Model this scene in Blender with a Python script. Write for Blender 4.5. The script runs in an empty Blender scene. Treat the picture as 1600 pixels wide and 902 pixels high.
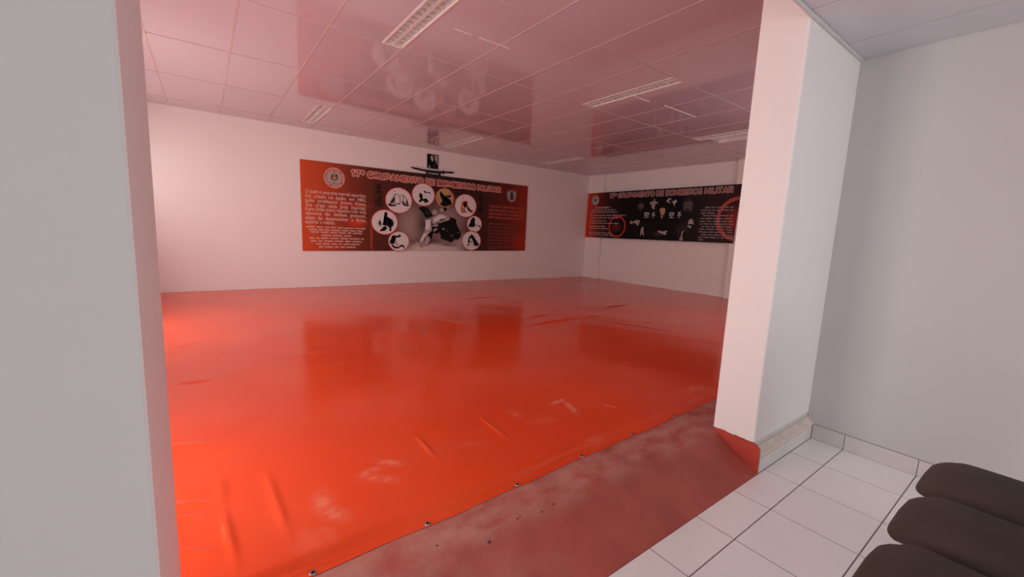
import bpy, bmesh, math, random
import numpy as np
from mathutils import Vector, Matrix

# ------------------------------------------------------------------ camera, light, exposure
sc = bpy.context.scene
C = sc.collection
F, PITCH, ROLL, YAW = 647.0, math.radians(7.8), math.radians(2.6), math.radians(36.7)
CAM = Vector((0, 0, 1.187))
FW = Vector((math.sin(YAW)*math.cos(PITCH), math.cos(YAW)*math.cos(PITCH), -math.sin(PITCH)))
RI = Vector((math.cos(YAW), -math.sin(YAW), 0))
UP = RI.cross(FW)
R2 = RI*math.cos(ROLL) + UP*math.sin(ROLL)
U2 = UP*math.cos(ROLL) - RI*math.sin(ROLL)
cd = bpy.data.cameras.new('camera')
cam = bpy.data.objects.new('camera', cd); C.objects.link(cam)
cd.sensor_width = 36; cd.lens = F/1600*36; cd.clip_start = .02; cd.clip_end = 200
cam.matrix_world = Matrix(((R2.x, U2.x, -FW.x, CAM.x), (R2.y, U2.y, -FW.y, CAM.y), (R2.z, U2.z, -FW.z, CAM.z), (0, 0, 0, 1)))
sc.camera = cam
sc.view_settings.view_transform = 'Standard'; sc.view_settings.look = 'None'
sc.view_settings.gamma = 1; sc.view_settings.use_curve_mapping = False
sc.view_settings.exposure = 0.0

wd = bpy.data.worlds.new('daylight'); sc.world = wd; wd.use_nodes = True
wn = wd.node_tree
bg = wn.nodes['Background']; bg.inputs[0].default_value = (.80, .90, 1, 1); bg.inputs[1].default_value = .6

def area(name, loc, rot, sx, sy, power, col):
    l = bpy.data.lights.new(name, 'AREA'); l.shape = 'RECTANGLE'; l.size = sx; l.size_y = sy
    l.energy = power; l.color = col
    o = bpy.data.objects.new(name, l); C.objects.link(o); o.location = loc; o.rotation_euler = rot
    return o
XW = -1.15                     # inner face of the left wall
WINS = [(1.55, 2.75, .05, 2.0), (4.80, 5.80, .05, 2.0), (6.65, 7.65, 1.3, 2.2)]      # y0, y1, z0, z1 of the openings in the left wall; third is added to light the back wall
POW = (62, 62, 19)
for (a, b, c, d), pw in zip(WINS, POW):
    area('window_daylight', (XW-.16, (a+b)/2, (c+d)/2), (0, -math.pi/2, 0), d-c, b-a, pw, (1, .93, .88))  # the third lamp belongs to the added window and brightens the back wall
area('entrance_daylight', (1.75, -3.55, 1.1), (math.pi/2, 0, 0), 2.6, 2.1, 66, (1, .97, .96))
area('front_window_daylight', (5.8, .93, 1.75), (math.pi/2, 0, 0), 2.4, .8, 26, (1, .93, .90))
area('entry_side_fill', (-2.76, -1.5, 1.35), (0, -math.pi/2, 0), 1.4, 2.2, 26, (1, .98, .96))  # unseen side window, added to light the entry floor and right wall

def ray(px, py): return FW + R2*((px-800)/F) - U2*((py-451)/F)
def onz(px, py, z): d = ray(px, py); return CAM + d*((z-CAM.z)/d.z)
def ony(px, py, y): d = ray(px, py); return CAM + d*(y/d.y)
def onx(px, py, x): d = ray(px, py); return CAM + d*(x/d.x)

# ------------------------------------------------------------------ materials
def mat(name, col, rough=.6, metal=0, spec=.5, var=0, vscale=6, bump=0, bscale=40, coat=0):
    m = bpy.data.materials.new(name); m.use_nodes = True; n = m.node_tree; b = n.nodes['Principled BSDF']
    b.inputs['Base Color'].default_value = (*col, 1); b.inputs['Roughness'].default_value = rough
    b.inputs['Metallic'].default_value = metal; b.inputs['Specular IOR Level'].default_value = spec
    b.inputs['Coat Weight'].default_value = coat
    tc = n.nodes.new('ShaderNodeTexCoord')
    if var:
        t = n.nodes.new('ShaderNodeTexNoise'); t.inputs['Scale'].default_value = vscale; t.inputs['Detail'].default_value = 5
        n.links.new(tc.outputs['Object'], t.inputs['Vector'])
        r = n.nodes.new('ShaderNodeMapRange'); r.inputs['From Min'].default_value = .3; r.inputs['From Max'].default_value = .7
        r.inputs['To Min'].default_value = 1-var; r.inputs['To Max'].default_value = 1+var
        n.links.new(t.outputs['Fac'], r.inputs['Value'])
        mx = n.nodes.new('ShaderNodeVectorMath'); mx.operation = 'SCALE'; mx.inputs[0].default_value = col
        n.links.new(r.outputs[0], mx.inputs['Scale']); n.links.new(mx.outputs[0], b.inputs['Base Color'])
    if bump:
        t = n.nodes.new('ShaderNodeTexNoise'); t.inputs['Scale'].default_value = bscale; t.inputs['Detail'].default_value = 6
        n.links.new(tc.outputs['Object'], t.inputs['Vector'])
        bp = n.nodes.new('ShaderNodeBump'); bp.inputs['Strength'].default_value = 1; bp.inputs['Distance'].default_value = bump
        n.links.new(t.outputs['Fac'], bp.inputs['Height']); n.links.new(bp.outputs[0], b.inputs['Normal'])
    return m
M = {}
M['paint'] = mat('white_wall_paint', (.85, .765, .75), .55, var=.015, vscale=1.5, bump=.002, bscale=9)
M['paint_dim'] = mat('white_wall_paint_dimmed', (.56, .53, .52), .5, var=.02, vscale=1.2, bump=.002, bscale=8)  # same white paint as the hall, darkened to tone the entry light down
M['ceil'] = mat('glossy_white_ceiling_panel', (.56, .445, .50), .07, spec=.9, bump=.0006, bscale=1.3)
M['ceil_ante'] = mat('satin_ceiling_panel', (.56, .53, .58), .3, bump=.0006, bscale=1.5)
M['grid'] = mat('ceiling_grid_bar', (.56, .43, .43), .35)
M['tile'] = mat('pale_floor_tile', (.90, .86, .84), .28, var=.03, vscale=3)
M['grout'] = mat('brown_grout', (.25, .19, .17), .9)
M['base'] = mat('pale_baseboard_tile', (.63, .585, .565), .35, var=.05, vscale=7)
M['ledge'] = mat('cream_ledge', (.66, .56, .50), .5, var=.08, vscale=9)
M['redbase'] = mat('red_painted_plinth', (.48, .05, .028), .5, var=.15, vscale=8, bump=.004, bscale=12)
M['whitemetal'] = mat('white_enamel', (.78, .70, .68), .35)
M['alu'] = mat('polished_louver_aluminium', (.95, .90, .87), .25, metal=.45)
M['tube'] = mat('fluorescent_tube_glass', (.82, .80, .78), .25)
M['brown'] = mat('brown_seat_fabric', (.085, .060, .050), .8, spec=.3, var=.12, vscale=5, bump=.0006, bscale=400)
M['shell'] = mat('black_plastic_shell', (.02, .018, .018), .45)
M['steel'] = mat('grey_steel_tube', (.55, .55, .55), .3, metal=1)
M['black'] = mat('black_lacquer', (.012, .010, .010), .3)
M['ink'] = mat('black_print', (.018, .015, .016), .5)
M['darkgrey'] = mat('charcoal_print', (.075, .055, .055), .5)
M['white'] = mat('white_print', (.74, .70, .69), .5)
M['palegrey'] = mat('pale_grey_print', (.42, .36, .35), .5)
M['dimwhite'] = mat('dim_white_print', (.34, .28, .27), .5)
M['smoke'] = mat('dim_grey_print', (.10, .08, .085), .5)
M['redprint'] = mat('red_print', (.55, .045, .03), .5)
M['peach'] = mat('pale_peach_print', (.70, .42, .36), .5)
M['titlefill'] = mat('title_fill_red', (.42, .09, .065), .5)
M['gold'] = mat('gold_print', (.50, .33, .15), .5)
M['skin'] = mat('tan_print', (.46, .26, .18), .5)
M['orange'] = mat('orange_print', (.60, .20, .06), .5)
M['green'] = mat('dark_green_print', (.10, .12, .06), .5)
M['screw'] = mat('dull_zinc', (.34, .34, .30), .4, metal=.7)
M['frame_alu'] = mat('white_window_frame', (.75, .75, .75), .4)
M['photo_bg'] = mat('pale_photo_print', (.50, .44, .42), .4)

def nd(n, t, **k):
    o = n.nodes.new(t)
    for a, v in k.items(): setattr(o, a, v)
    return o
def ellipse_mask(n, pos, cx, cy, cz, rx, ry, ang=0, axis='Z', soft=1.0):
    """1 inside an ellipse, fading to 0 at its edge; axis is the normal of the plane it lies in"""
    s = nd(n, 'ShaderNodeVectorMath', operation='SUBTRACT'); n.links.new(pos, s.inputs[0]); s.inputs[1].default_value = (cx, cy, cz)
    r = nd(n, 'ShaderNodeVectorRotate', rotation_type='Z_AXIS'); r.inputs['Angle'].default_value = -ang
    n.links.new(s.outputs[0], r.inputs['Vector'])
    k = nd(n, 'ShaderNodeVectorMath', operation='MULTIPLY'); n.links.new(r.outputs[0], k.inputs[0])
    k.inputs[1].default_value = {'Z': (1/rx, 1/ry, 0), 'Y': (1/rx, 0, 1/ry), 'X': (0, 1/rx, 1/ry)}[axis]
    l = nd(n, 'ShaderNodeVectorMath', operation='LENGTH'); n.links.new(k.outputs[0], l.inputs[0])
    m = nd(n, 'ShaderNodeMapRange', interpolation_type='SMOOTHSTEP'); n.links.new(l.outputs['Value'], m.inputs['Value'])
    m.inputs['From Min'].default_value = 1; m.inputs['From Max'].default_value = 1-soft
    return m.outputs[0]
def mul(n, a, b):
    m = nd(n, 'ShaderNodeMath', operation='MULTIPLY')
    for i, v in enumerate((a, b)):
        if isinstance(v, (int, float)): m.inputs[i].default_value = v
        else: n.links.new(v, m.inputs[i])
    return m.outputs[0]
def mx2(n, a, b):
    m = nd(n, 'ShaderNodeMath', operation='MAXIMUM'); n.links.new(a, m.inputs[0]); n.links.new(b, m.inputs[1]); return m.outputs[0]
def mix(n, fac, a, b):
    m = nd(n, 'ShaderNodeMix', data_type='RGBA')
    if isinstance(fac, (int, float)): m.inputs[0].default_value = fac
    else: n.links.new(fac, m.inputs[0])
    for i, v in ((6, a), (7, b)):
        if isinstance(v, tuple): m.inputs[i].default_value = (*v, 1)
        else: n.links.new(v, m.inputs[i])
    return m.outputs[2]
def noise(n, pos, scale, detail=4, lo=.35, hi=.65, vec=(1, 1, 1)):
    k = nd(n, 'ShaderNodeVectorMath', operation='MULTIPLY'); n.links.new(pos, k.inputs[0]); k.inputs[1].default_value = vec
    t = nd(n, 'ShaderNodeTexNoise'); t.inputs['Scale'].default_value = scale; t.inputs['Detail'].default_value = detail
    n.links.new(k.outputs[0], t.inputs['Vector'])
    r = nd(n, 'ShaderNodeMapRange'); r.inputs['From Min'].default_value = lo; r.inputs['From Max'].default_value = hi
    n.links.new(t.outputs['Fac'], r.inputs['Value']); return r.outputs[0]

# red vinyl mat cover with chalky scuffs
def mat_cover():
    m = bpy.data.materials.new('red_vinyl_cover'); m.use_nodes = True; n = m.node_tree; b = n.nodes['Principled BSDF']
    pos = nd(n, 'ShaderNodeNewGeometry').outputs['Position']
    base = mix(n, noise(n, pos, .8, 3), (.74, .060, .012), (.82, .076, .017))
    segs = [(497, 765, 515, 812, .07, .55), (505, 788, 545, 818, .06, .6), (478, 830, 492, 862, .09, .3), (548, 752, 602, 728, .045, .5),
            (580, 722, 642, 728, .05, .5), (560, 745, 632, 754, .055, .4), (853, 635, 888, 621, .035, .8), (880, 624, 907, 652, .045, .8),
            (922, 627, 972, 639, .013, 1.0), (795, 640, 815, 656, .06, .35), (820, 662, 875, 654, .06, .25), (1062, 613, 1112, 604, .08, .5),
            (915, 692, 945, 680, .05, .3), (705, 700, 760, 690, .06, .15), (500, 820, 520, 850, .05, .3), (385, 520, 500, 508, .12, .15)]
    tot = None
    for x0, y0, x1, y1, w, s in segs:
        a = onz(x0, y0, .03); c = onz(x1, y1, .03); d = c-a
        e = mul(n, ellipse_mask(n, pos, (a.x+c.x)/2, (a.y+c.y)/2, 0, d.length/2+w*.6, w, math.atan2(d.y, d.x)), s)
        tot = e if tot is None else mx2(n, tot, e)
    sc_ = mul(n, tot, noise(n, pos, 22, 7, .22, .72, (1, 1.8, 1)))
    hz = mul(n, noise(n, pos, 1.7, 6, .5, .8), .06)
    col = mix(n, mx2(n, mul(n, sc_, .9), hz), base, (.80, .34, .24))
    n.links.new(col, b.inputs['Base Color'])
    ro = nd(n, 'ShaderNodeMapRange'); n.links.new(sc_, ro.inputs['Value']); ro.inputs['To Min'].default_value = .17; ro.inputs['To Max'].default_value = .6
    n.links.new(ro.outputs[0], b.inputs['Roughness']); b.inputs['Specular IOR Level'].default_value = .30
    t = nd(n, 'ShaderNodeTexNoise'); t.inputs['Scale'].default_value = 3.5; t.inputs['Detail'].default_value = 4; n.links.new(pos, t.inputs['Vector'])
    bp = nd(n, 'ShaderNodeBump'); bp.inputs['Distance'].default_value = .003; bp.inputs['Strength'].default_value = .5
    n.links.new(t.outputs['Fac'], bp.inputs['Height']); n.links.new(bp.outputs[0], b.inputs['Normal'])
    return m
M['cover'] = mat_cover()

def concrete():
    m = bpy.data.materials.new('worn_red_floor_paint'); m.use_nodes = True; n = m.node_tree; b = n.nodes['Principled BSDF']
    pos = nd(n, 'ShaderNodeNewGeometry').outputs['Position']
    base = mix(n, noise(n, pos, 5, 5), (.36, .062, .046), (.44, .085, .062))
    sp = nd(n, 'ShaderNodeSeparateXYZ'); n.links.new(pos, sp.inputs[0])
    top = nd(n, 'ShaderNodeMapRange', interpolation_type='SMOOTHSTEP'); n.links.new(sp.outputs['Y'], top.inputs['Value'])
    top.inputs['From Min'].default_value = 1.15; top.inputs['From Max'].default_value = 1.27
    dust = mul(n, top.outputs[0], noise(n, pos, 7, 7, .30, .62, (1, 1.6, 1)))
    near = nd(n, 'ShaderNodeMapRange'); n.links.new(sp.outputs['X'], near.inputs['Value']); near.inputs['From Min'].default_value = 1.2; near.inputs['From Max'].default_value = 0.2
    d2 = mul(n, near.outputs[0], noise(n, pos, 9, 7, .34, .60))
    col = mix(n, mul(n, mx2(n, dust, d2), .75), base, (.52, .25, .20))
    pits = None
    for x, y, r in ((865, 787, .010), (847, 798, .008), (809, 810, .009), (813, 807, .007), (1121, 681, .012), (765, 842, .012), (683, 853, .010)):
        p = onz(x, y, 0); e = ellipse_mask(n, pos, p.x, p.y, 0, r*.9, r*.6, 0, 'Z', .5); pits = e if pits is None else mx2(n, pits, e)
    col = mix(n, mul(n, pits, .85), col, (.05, .015, .012))
    n.links.new(col, b.inputs['Base Color']); b.inputs['Roughness'].default_value = .55
    t = nd(n, 'ShaderNodeTexNoise'); t.inputs['Scale'].default_value = 9; t.inputs['Detail'].default_value = 7; n.links.new(pos, t.inputs['Vector'])
    bp = nd(n, 'ShaderNodeBump'); bp.inputs['Distance'].default_value = .012; bp.inputs['Strength'].default_value = .7
    n.links.new(t.outputs['Fac'], bp.inputs['Height']); n.links.new(bp.outputs[0], b.inputs['Normal'])
    return m
M['concrete'] = concrete()

for k_ in ('ink', 'darkgrey', 'white', 'palegrey', 'dimwhite', 'smoke', 'redprint', 'peach', 'titlefill', 'gold', 'skin', 'orange', 'green'):
    M[k_].node_tree.nodes['Principled BSDF'].inputs['Specular IOR Level'].default_value = .12
    M[k_].node_tree.nodes['Principled BSDF'].inputs['Roughness'].default_value = .6
M['ink'].node_tree.nodes['Principled BSDF'].inputs['Base Color'].default_value = (.008, .006, .006, 1)
M['black'].node_tree.nodes['Principled BSDF'].inputs['Specular IOR Level'].default_value = .2
# ------------------------------------------------------------------ helpers
def link(name, me, m=None, parent=None):
    o = bpy.data.objects.new(name, me); C.objects.link(o)
    for k in (m if isinstance(m, (list, tuple)) else [m]):
        if k: me.materials.append(k)
    if parent is not None: o.parent = parent
    return o
def obj(name, bm, m, parent=None, smooth=False, bevel=0):
    if bevel: bmesh.ops.bevel(bm, geom=bm.edges[:], offset=bevel, segments=2, affect='EDGES', profile=.5)
    me = bpy.data.meshes.new(name); bmesh.ops.recalc_face_normals(bm, faces=bm.faces[:]); bm.to_mesh(me); bm.free()
    if smooth:
        for p in me.polygons: p.use_smooth = True
    return link(name, me, m, parent)
def tag(o, label=None, cat=None, group=None, kind=None):
    if label: o['label'] = label
    if cat: o['category'] = cat
    if group: o['group'] = group
    if kind: o['kind'] = kind
    return o
def empty(name, loc=(0, 0, 0), label=None, cat=None, group=None):
    o = bpy.data.objects.new(name, None); C.objects.link(o); o.location = loc; o.empty_display_size = .1
    return tag(o, label, cat, group)
def bx(bm, x0, x1, y0, y1, z0, z1, mi=0):
    v = [bm.verts.new((x, y, z)) for x in (x0, x1) for y in (y0, y1) for z in (z0, z1)]
    for f in ((0, 1, 3, 2), (4, 6, 7, 5), (0, 4, 5, 1), (2, 3, 7, 6), (0, 2, 6, 4), (1, 5, 7, 3)):
        bm.faces.new([v[i] for i in f]).material_index = mi
def boxes(*bs):
    bm = bmesh.new()
    for b in bs: bx(bm, *b)
    return bm
def struct(name, bm, m, parent=None, **k):
    o = obj(name, bm, m, parent, **k)
    if parent is None: o['kind'] = 'structure'
    return o
def cyl(bm, p0, p1, r, seg=12, r1=None):
    p0 = Vector(p0); p1 = Vector(p1); d = p1-p0; q = d.to_track_quat('Z', 'Y')
    rr = (r, r if r1 is None else r1); rings = []
    for p, a in ((p0, rr[0]), (p1, rr[1])):
        rings.append([bm.verts.new(p + q @ Vector((a*math.cos(2*math.pi*i/seg), a*math.sin(2*math.pi*i/seg), 0))) for i in range(seg)])
    for i in range(seg): bm.faces.new((rings[0][i], rings[0][(i+1) % seg], rings[1][(i+1) % seg], rings[1][i]))
    bm.faces.new(rings[0][::-1]); bm.faces.new(rings[1])
def extr(bm, prof, axis, a, b):
    """extrude a closed 2D profile along an axis"""
    def P(u, v, w): return {'X': (w, u, v), 'Y': (u, w, v), 'Z': (u, v, w)}[axis]
    A = [bm.verts.new(P(u, v, a)) for u, v in prof]; B = [bm.verts.new(P(u, v, b)) for u, v in prof]
    n = len(prof)
    for i in range(n): bm.faces.new((A[i], A[(i+1) % n], B[(i+1) % n], B[i]))
    bm.faces.new(A[::-1]); bm.faces.new(B)

# ------------------------------------------------------------------ the setting
ZC, ZA, ZF = 2.79, 2.374, -.173          # hall ceiling, entry ceiling, entry floor (hall floor is z 0)
YF, YB, YBL = .979, 1.226, 1.425         # front and rear face of the dividing wall; rear face of the left pillar
XL, XR, XC = -.10, 2.578, 3.422          # left jamb, right jamb, entry right wall
XE, YE = 8.63, 8.134                     # hall right wall, hall back wall
WT = .22
# left wall with its two openings and a high one added for light
bs = []; y = YF
for (a, b, c, d) in WINS:
    bs += [(XW-WT, XW, y, a, -.2, ZC+.06), (XW-WT, XW, a, b, -.2, c), (XW-WT, XW, a, b, d, ZC+.06)]; y = b
bs.append((XW-WT, XW, y, YE+WT, -.2, ZC+.06))
struct('wall_left', boxes(*bs), M['paint'])
for i, (a, b, c, d) in enumerate(WINS):  # the third frame is the window added for light
    t = .05; m = (a+b)/2
    w = struct('window_%d' % (i+1), boxes((XW-.12, XW-.07, a, b, c, c+t), (XW-.12, XW-.07, a, b, d-t, d), (XW-.12, XW-.07, a, a+t, c+t, d-t),
               (XW-.12, XW-.07, b-t, b, c+t, d-t), (XW-.12, XW-.07, m-t/2, m+t/2, c+t, d-t)), M['frame_alu'])
struct('wall_back', boxes((XW, XE+WT, YE, YE+WT, -.2, ZC+.06)), M['paint'])
struct('wall_right', boxes((XE, XE+WT, YB, YE, -.2, ZC+.06)), M['paint'])
struct('trim_1', boxes((8.53, XE, 7.60, YE, 0, ZC)), M['paint'])           # pilaster in the corner
struct('trim_2', boxes((8.53, XE, 3.85, 4.17, 0, ZC)), M['paint'])
# dividing wall: left pillar, right pillar with its stub
bm = boxes((XW-WT, XL, YF, YBL, ZF-.05, ZC+.06))
wl = struct('wall_front_left', bm, [M['paint_dim'], M['paint']], bevel=.006)
for p in wl.data.polygons: p.material_index = 1 if p.normal.x > .5 or p.normal.y > .5 else 0  # hall-side faces take the lighter copy of one paint to look better lit
bm = bmesh.new(); r = .012
prof = [(XR+r, YF), (XR+.3*r, YF+.3*r), (XR, YF+r), (XR, YB), (4.5, YB), (4.5, YF)]
zs = [.008, .2, .5, .9, 1.4, 1.9, 2.4, ZC+.06]; off = [.0, -.004, -.010, -.008, -.003, .004, .006, .006]
rows = []
for z, o_ in zip(zs, off):
    rows.append([bm.verts.new((x + (o_ if x < XR+.02 and yy < 1.1 else 0), yy, z)) for x, yy in prof])
for a, b in zip(rows, rows[1:]):
    for i in range(len(prof)): bm.faces.new((a[i], a[(i+1) % 6], b[(i+1) % 6], b[i]))
bm.faces.new(rows[0][::-1]); bm.faces.new(rows[-1])
wr = struct('wall_front_right', bm, [mat('white_wall_paint_half_dimmed', (.76, .725, .71), .5, bump=.002, bscale=8), M['paint']])  # front face takes a half-dimmed copy of the same white paint for its shading
for p in wr.data.polygons: p.material_index = 0 if p.normal.y < -.8 else 1
FWN = (4.6, 7.0, 1.35, 2.15)
struct('wall_front_far', boxes((4.5, 4.6, YF, YB, .008, ZC+.06), (7.0, XE+WT, YF, YB, .008, ZC+.06), (4.6, 7.0, YF, YB, .008, 1.35), (4.6, 7.0, YF, YB, 2.15, ZC+.06)), M['paint'])
struct('window_5', boxes((4.6, 7.0, 1.05, 1.10, 1.35, 1.40), (4.6, 7.0, 1.05, 1.10, 2.10, 2.15), (4.6, 4.65, 1.05, 1.10, 1.40, 2.10), (6.95, 7.0, 1.05, 1.10, 1.40, 2.10), (5.78, 5.82, 1.05, 1.10, 1.40, 2.10)), M['frame_alu'])
# plinth of the right pillar, painted red, with an uneven painted edge
bm = bmesh.new(); random.seed(3)
n_ = 14; top = [(YF-.030 + (YB-YF+.034)*i/n_, .006+.006*math.sin(i*1.3)+random.uniform(-.003, .003)) for i in range(n_+1)]
top[0] = (YF-.036, -.020); top[1] = (YF-.018, -.004)
extr(bm, [(YF-.036, ZF), (YB, ZF)] + top[::-1], 'X', XR-.004, XR+.008)
struct('trim_3', bm, M['redbase'])
struct('wall_front_base', boxes((XR+.009, XE+WT, YF+.002, YB, ZF-.05, .0078)), M['paint_dim'])
# entry walls
struct('wall_entry_right', boxes((XC, XC+WT, -3.6, YF, ZF-.05, ZC)), M['paint_dim'])
struct('wall_entry_left', boxes((-2.6-WT, -2.6, -3.6, -2.6, ZF-.05, ZC), (-2.6-WT, -2.6, -.4, YF, ZF-.05, ZC), (-2.6-WT, -2.6, -2.6, -.4, ZF-.05, .65), (-2.6-WT, -2.6, -2.6, -.4, 2.05, ZC)), M['paint_dim'])
struct('window_4', boxes((-2.72, -2.67, -2.6, -.4, .65, .70), (-2.72, -2.67, -2.6, -.4, 2.0, 2.05), (-2.72, -2.67, -2.6, -2.55, .70, 2.0), (-2.72, -2.67, -.45, -.4, .70, 2.0)), M['frame_alu'])  # frame of the unseen window added for the entry light
struct('wall_entry_rear', boxes((-2.6-WT, .40, -3.6, -3.4, ZF-.05, ZC), (3.10, XC+WT, -3.6, -3.4, ZF-.05, ZC), (.40, 3.10, -3.6, -3.4, 2.2, ZC)), M['paint_dim'])
struct('door_1', boxes((.40, .47, -3.53, -3.46, ZF, 2.2), (3.03, 3.10, -3.53, -3.46, ZF, 2.2), (.47, 3.03, -3.53, -3.46, 2.13, 2.2)), M['frame_alu'])
struct('wall_header', boxes((XW-WT, XC, YF-.03, YF, ZA+.03, ZC+.06)), M['paint'])
# entry ceiling: panels with a groove between them, cornice towards the hall
bm = bmesh.new(); x1 = XC-.006; x = 3.107
while x1 > -2.6:
    bx(bm, max(x+.003, -2.6), x1, -3.4, YF-.002, ZA, ZA+.012); x1 = x-.003; x -= .572
bx(bm, -2.6, XC, -3.4, YF-.03, ZA+.012, ZA+.03)
struct('ceiling_entry', bm, M['ceil_ante'])
struct('trim_4', boxes((-2.6, XC-.002, YF-.016, YF, ZA-.018, ZA)), M['paint_dim'], bevel=.003)

# hall ceiling: glossy panels, holes for the recessed lamps, grid bars
GX = [.277+.6251*i for i in range(-3, 14)]; GY = [.11+1.255*i for i in range(1, 7)]       # 1.365 ... 7.64
LW = .185
LAMPS = [(GX[3+2], GY[1]), (GX[3+6], GY[1]), (GX[3+10], GY[1]), (GX[3+2], GY[4]), (GX[3+6], GY[4]), (GX[3+10], GY[4])]   # right edge, near edge
REC = (GX[13]+.005, GX[13]+.33, GY[1], GY[2]-.16)
xs = [XW]+[g for g in GX if XW < g < XE]+[XE]; ys = [YF]+GY+[YE]
bm = bmesh.new()
def quad(bm, x0, x1, y0, y1, z=ZC):
    if x1-x0 < 1e-4 or y1-y0 < 1e-4: return
    bm.faces.new([bm.verts.new(p) for p in ((x0, y0, z), (x0, y1, z), (x1, y1, z), (x1, y0, z))])
for x0, x1 in zip(xs, xs[1:]):
    for y0, y1 in zip(ys, ys[1:]):
        lamp = [l for l in LAMPS if abs(l[0]-x1) < 1e-6 and abs(l[1]-y0) < 1e-6]
        if lamp: quad(bm, x0, x1-LW, y0, y1)
        elif abs(x0-GX[13]) < 1e-6 and abs(y0-GY[1]) < 1e-6:
            quad(bm, x0, REC[0], y0, y1); quad(bm, REC[1], x1, y0, y1); quad(bm, REC[0], REC[1], REC[3], y1)
        else: quad(bm, x0, x1, y0, y1)
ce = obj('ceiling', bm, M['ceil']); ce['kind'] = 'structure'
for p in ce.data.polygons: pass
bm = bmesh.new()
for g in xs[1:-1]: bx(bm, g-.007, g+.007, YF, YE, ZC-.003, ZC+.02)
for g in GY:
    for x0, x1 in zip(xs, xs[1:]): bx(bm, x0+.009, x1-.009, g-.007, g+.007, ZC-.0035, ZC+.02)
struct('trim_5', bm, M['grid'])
struct('ceiling_slab', boxes((XW-WT, XE+WT, YF-.03, YE+WT, ZC+.16, ZC+.25)), M['paint'])
# hall floor with its ramp down to the entry
bm = bmesh.new(); prof = [(.941, ZF+.001), (YB-.012, -.006), (YB+.014, 0), (YE, 0), (YE, -.1), (.941, -.25)]
extr(bm, prof, 'X', XW, XR+.0)
extr(bm, [(YB, 0), (YE, 0), (YE, -.1), (YB, -.1)], 'X', XR, XE)
struct('floor_hall', bm, M['concrete'])
# entry floor: tiles in grout
JX = [3.437-.3824*i for i in range(0, 17)]; JY = [.941, .7534]+[.7534-.3625*i for i in range(1, 13)]
bm = bmesh.new(); bx(bm, -2.6, XC, -3.4, .941, ZF-.06, ZF-.0015, 1); bx(bm, XR+.009, XC, .9412, YF+.04, ZF-.06, ZF-.0015, 1); g = .003
jx = sorted([j for j in JX if -2.6 < j < XC-.05]+[-2.6, XC])
jy = sorted([j for j in JY if j > -3.4]+[-3.4])
for a, b in zip(jx, jx[1:]):
    for c, d in zip(jy, jy[1:]):
        if b-a > .02 and d-c > .02: bx(bm, a+g, b-g, c+g, d-g, ZF-.0014, ZF, 0)
struct('floor', bm, [M['tile'], M['grout']])
# baseboards
bm = bmesh.new()
extr(bm, [(YF-.034, ZF), (YF-.034, -.078), (YF-.040, -.074), (YF-.040, -.058), (YF, -.026), (YF, ZF)], 'X', XR+.0085, XC-.0005)
for z in (0,): pass
struct('baseboard_front', bm, M['ledge'])
bm = bmesh.new()
for a, b in ((XR+.011, 3.057-.12), (3.057-.117, XC-.012)): bx(bm, a, b, YF-.038, YF-.0345, ZF+.002, -.080)
struct('trim_6', bm, M['base'])
bm = bmesh.new(); e = [YF-.040, .7534]+[.7534-.3625*i for i in range(1, 12)]
for a, b in zip(e, e[1:]): bx(bm, XC-.008, XC-.0005, b+.002, a-.002, ZF+.002, ZF+.104)
struct('baseboard_right', bm, M['base'])
struct('trim_7', boxes((XC-.003, XC-.0004, -3.3, YF-.04, ZF, ZF+.106)), M['grout'])

# ------------------------------------------------------------------ the red mat cover
RIDGE = [  # px start, px end, height, half width
    (572, 528, 645, 520, .012, .018), (800, 513.5, 940, 492, .024, .022), (815, 499.5, 862, 491.5, .018, .020), (940, 481.5, 985, 476.5, .015, .02),
    (260, 549, 307, 535, .010, .030), (268, 600, 336, 592, .008, .030), (648, 680, 685, 720, .006, .012), (743, 647, 800, 690, .006, .012),
    (416, 734, 452, 848, .006, .018), (344, 744, 348, 792, .004, .02), (348, 792, 372, 895, .007, .016), (262, 698, 340, 692, .006, .016),
    (255, 790, 338, 787, .007, .016), (262, 806, 345, 814, .005, .014), (262, 861, 352, 866, .005, .015), (600, 451, 640, 457, .012, .05),
    (634, 448, 676, 460, .014, .05), (679, 446, 706, 455, .012, .05), (700, 470, 790, 462, .006, .04), (560, 560, 480, 578, .003, .03),
    (940, 500, 1060, 520, .005, .03), (400, 560, 560, 548, .004, .03), (870, 590, 1010, 560, .003, .02), (690, 500, 730, 508, .006, .03)]
def yedge(x): return 1.372+.028*x+.004*np.sin(x*5.1)+.003*np.sin(x*13+1)
xs_ = np.concatenate([np.linspace(XW, -.12, 40, endpoint=False), np.linspace(-.12, 2.2, 290, endpoint=False), np.linspace(2.2, 3.4, 70, endpoint=False), np.linspace(3.4, 8.525, 200), [8.628]])
ts_ = np.concatenate([np.linspace(0, .16, 28, endpoint=False), np.linspace(.16, 1.2, 130, endpoint=False), np.linspace(1.2, 2.2, 80, endpoint=False), np.linspace(2.2, 6.745, 190)])
X, T = np.meshgrid(xs_, ts_)
Y0 = yedge(X)
Y = Y0 + T*(YE-.002-Y0)/6.745
def sstep(a, b, v): v = np.clip((v-a)/(b-a), 0, 1); return v*v*(3-2*v)
Z = .002 + .030*sstep(.022, .085, T) + .0035*np.exp(-((T-.032)/.008)**2)*(1+.6*np.sin(X*9)) + .0010*np.exp(-((T-.008)/.006)**2)*(1+np.sin(X*21))
amp = sstep(.05, .4, T)
Z += amp*(.0018*np.sin(X*2.1+1.3*np.sin(Y*1.7))+.0014*np.sin(Y*3.1+1.1*np.sin(X*2.3))+.0008*np.sin(X*7+Y*5))
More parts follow.
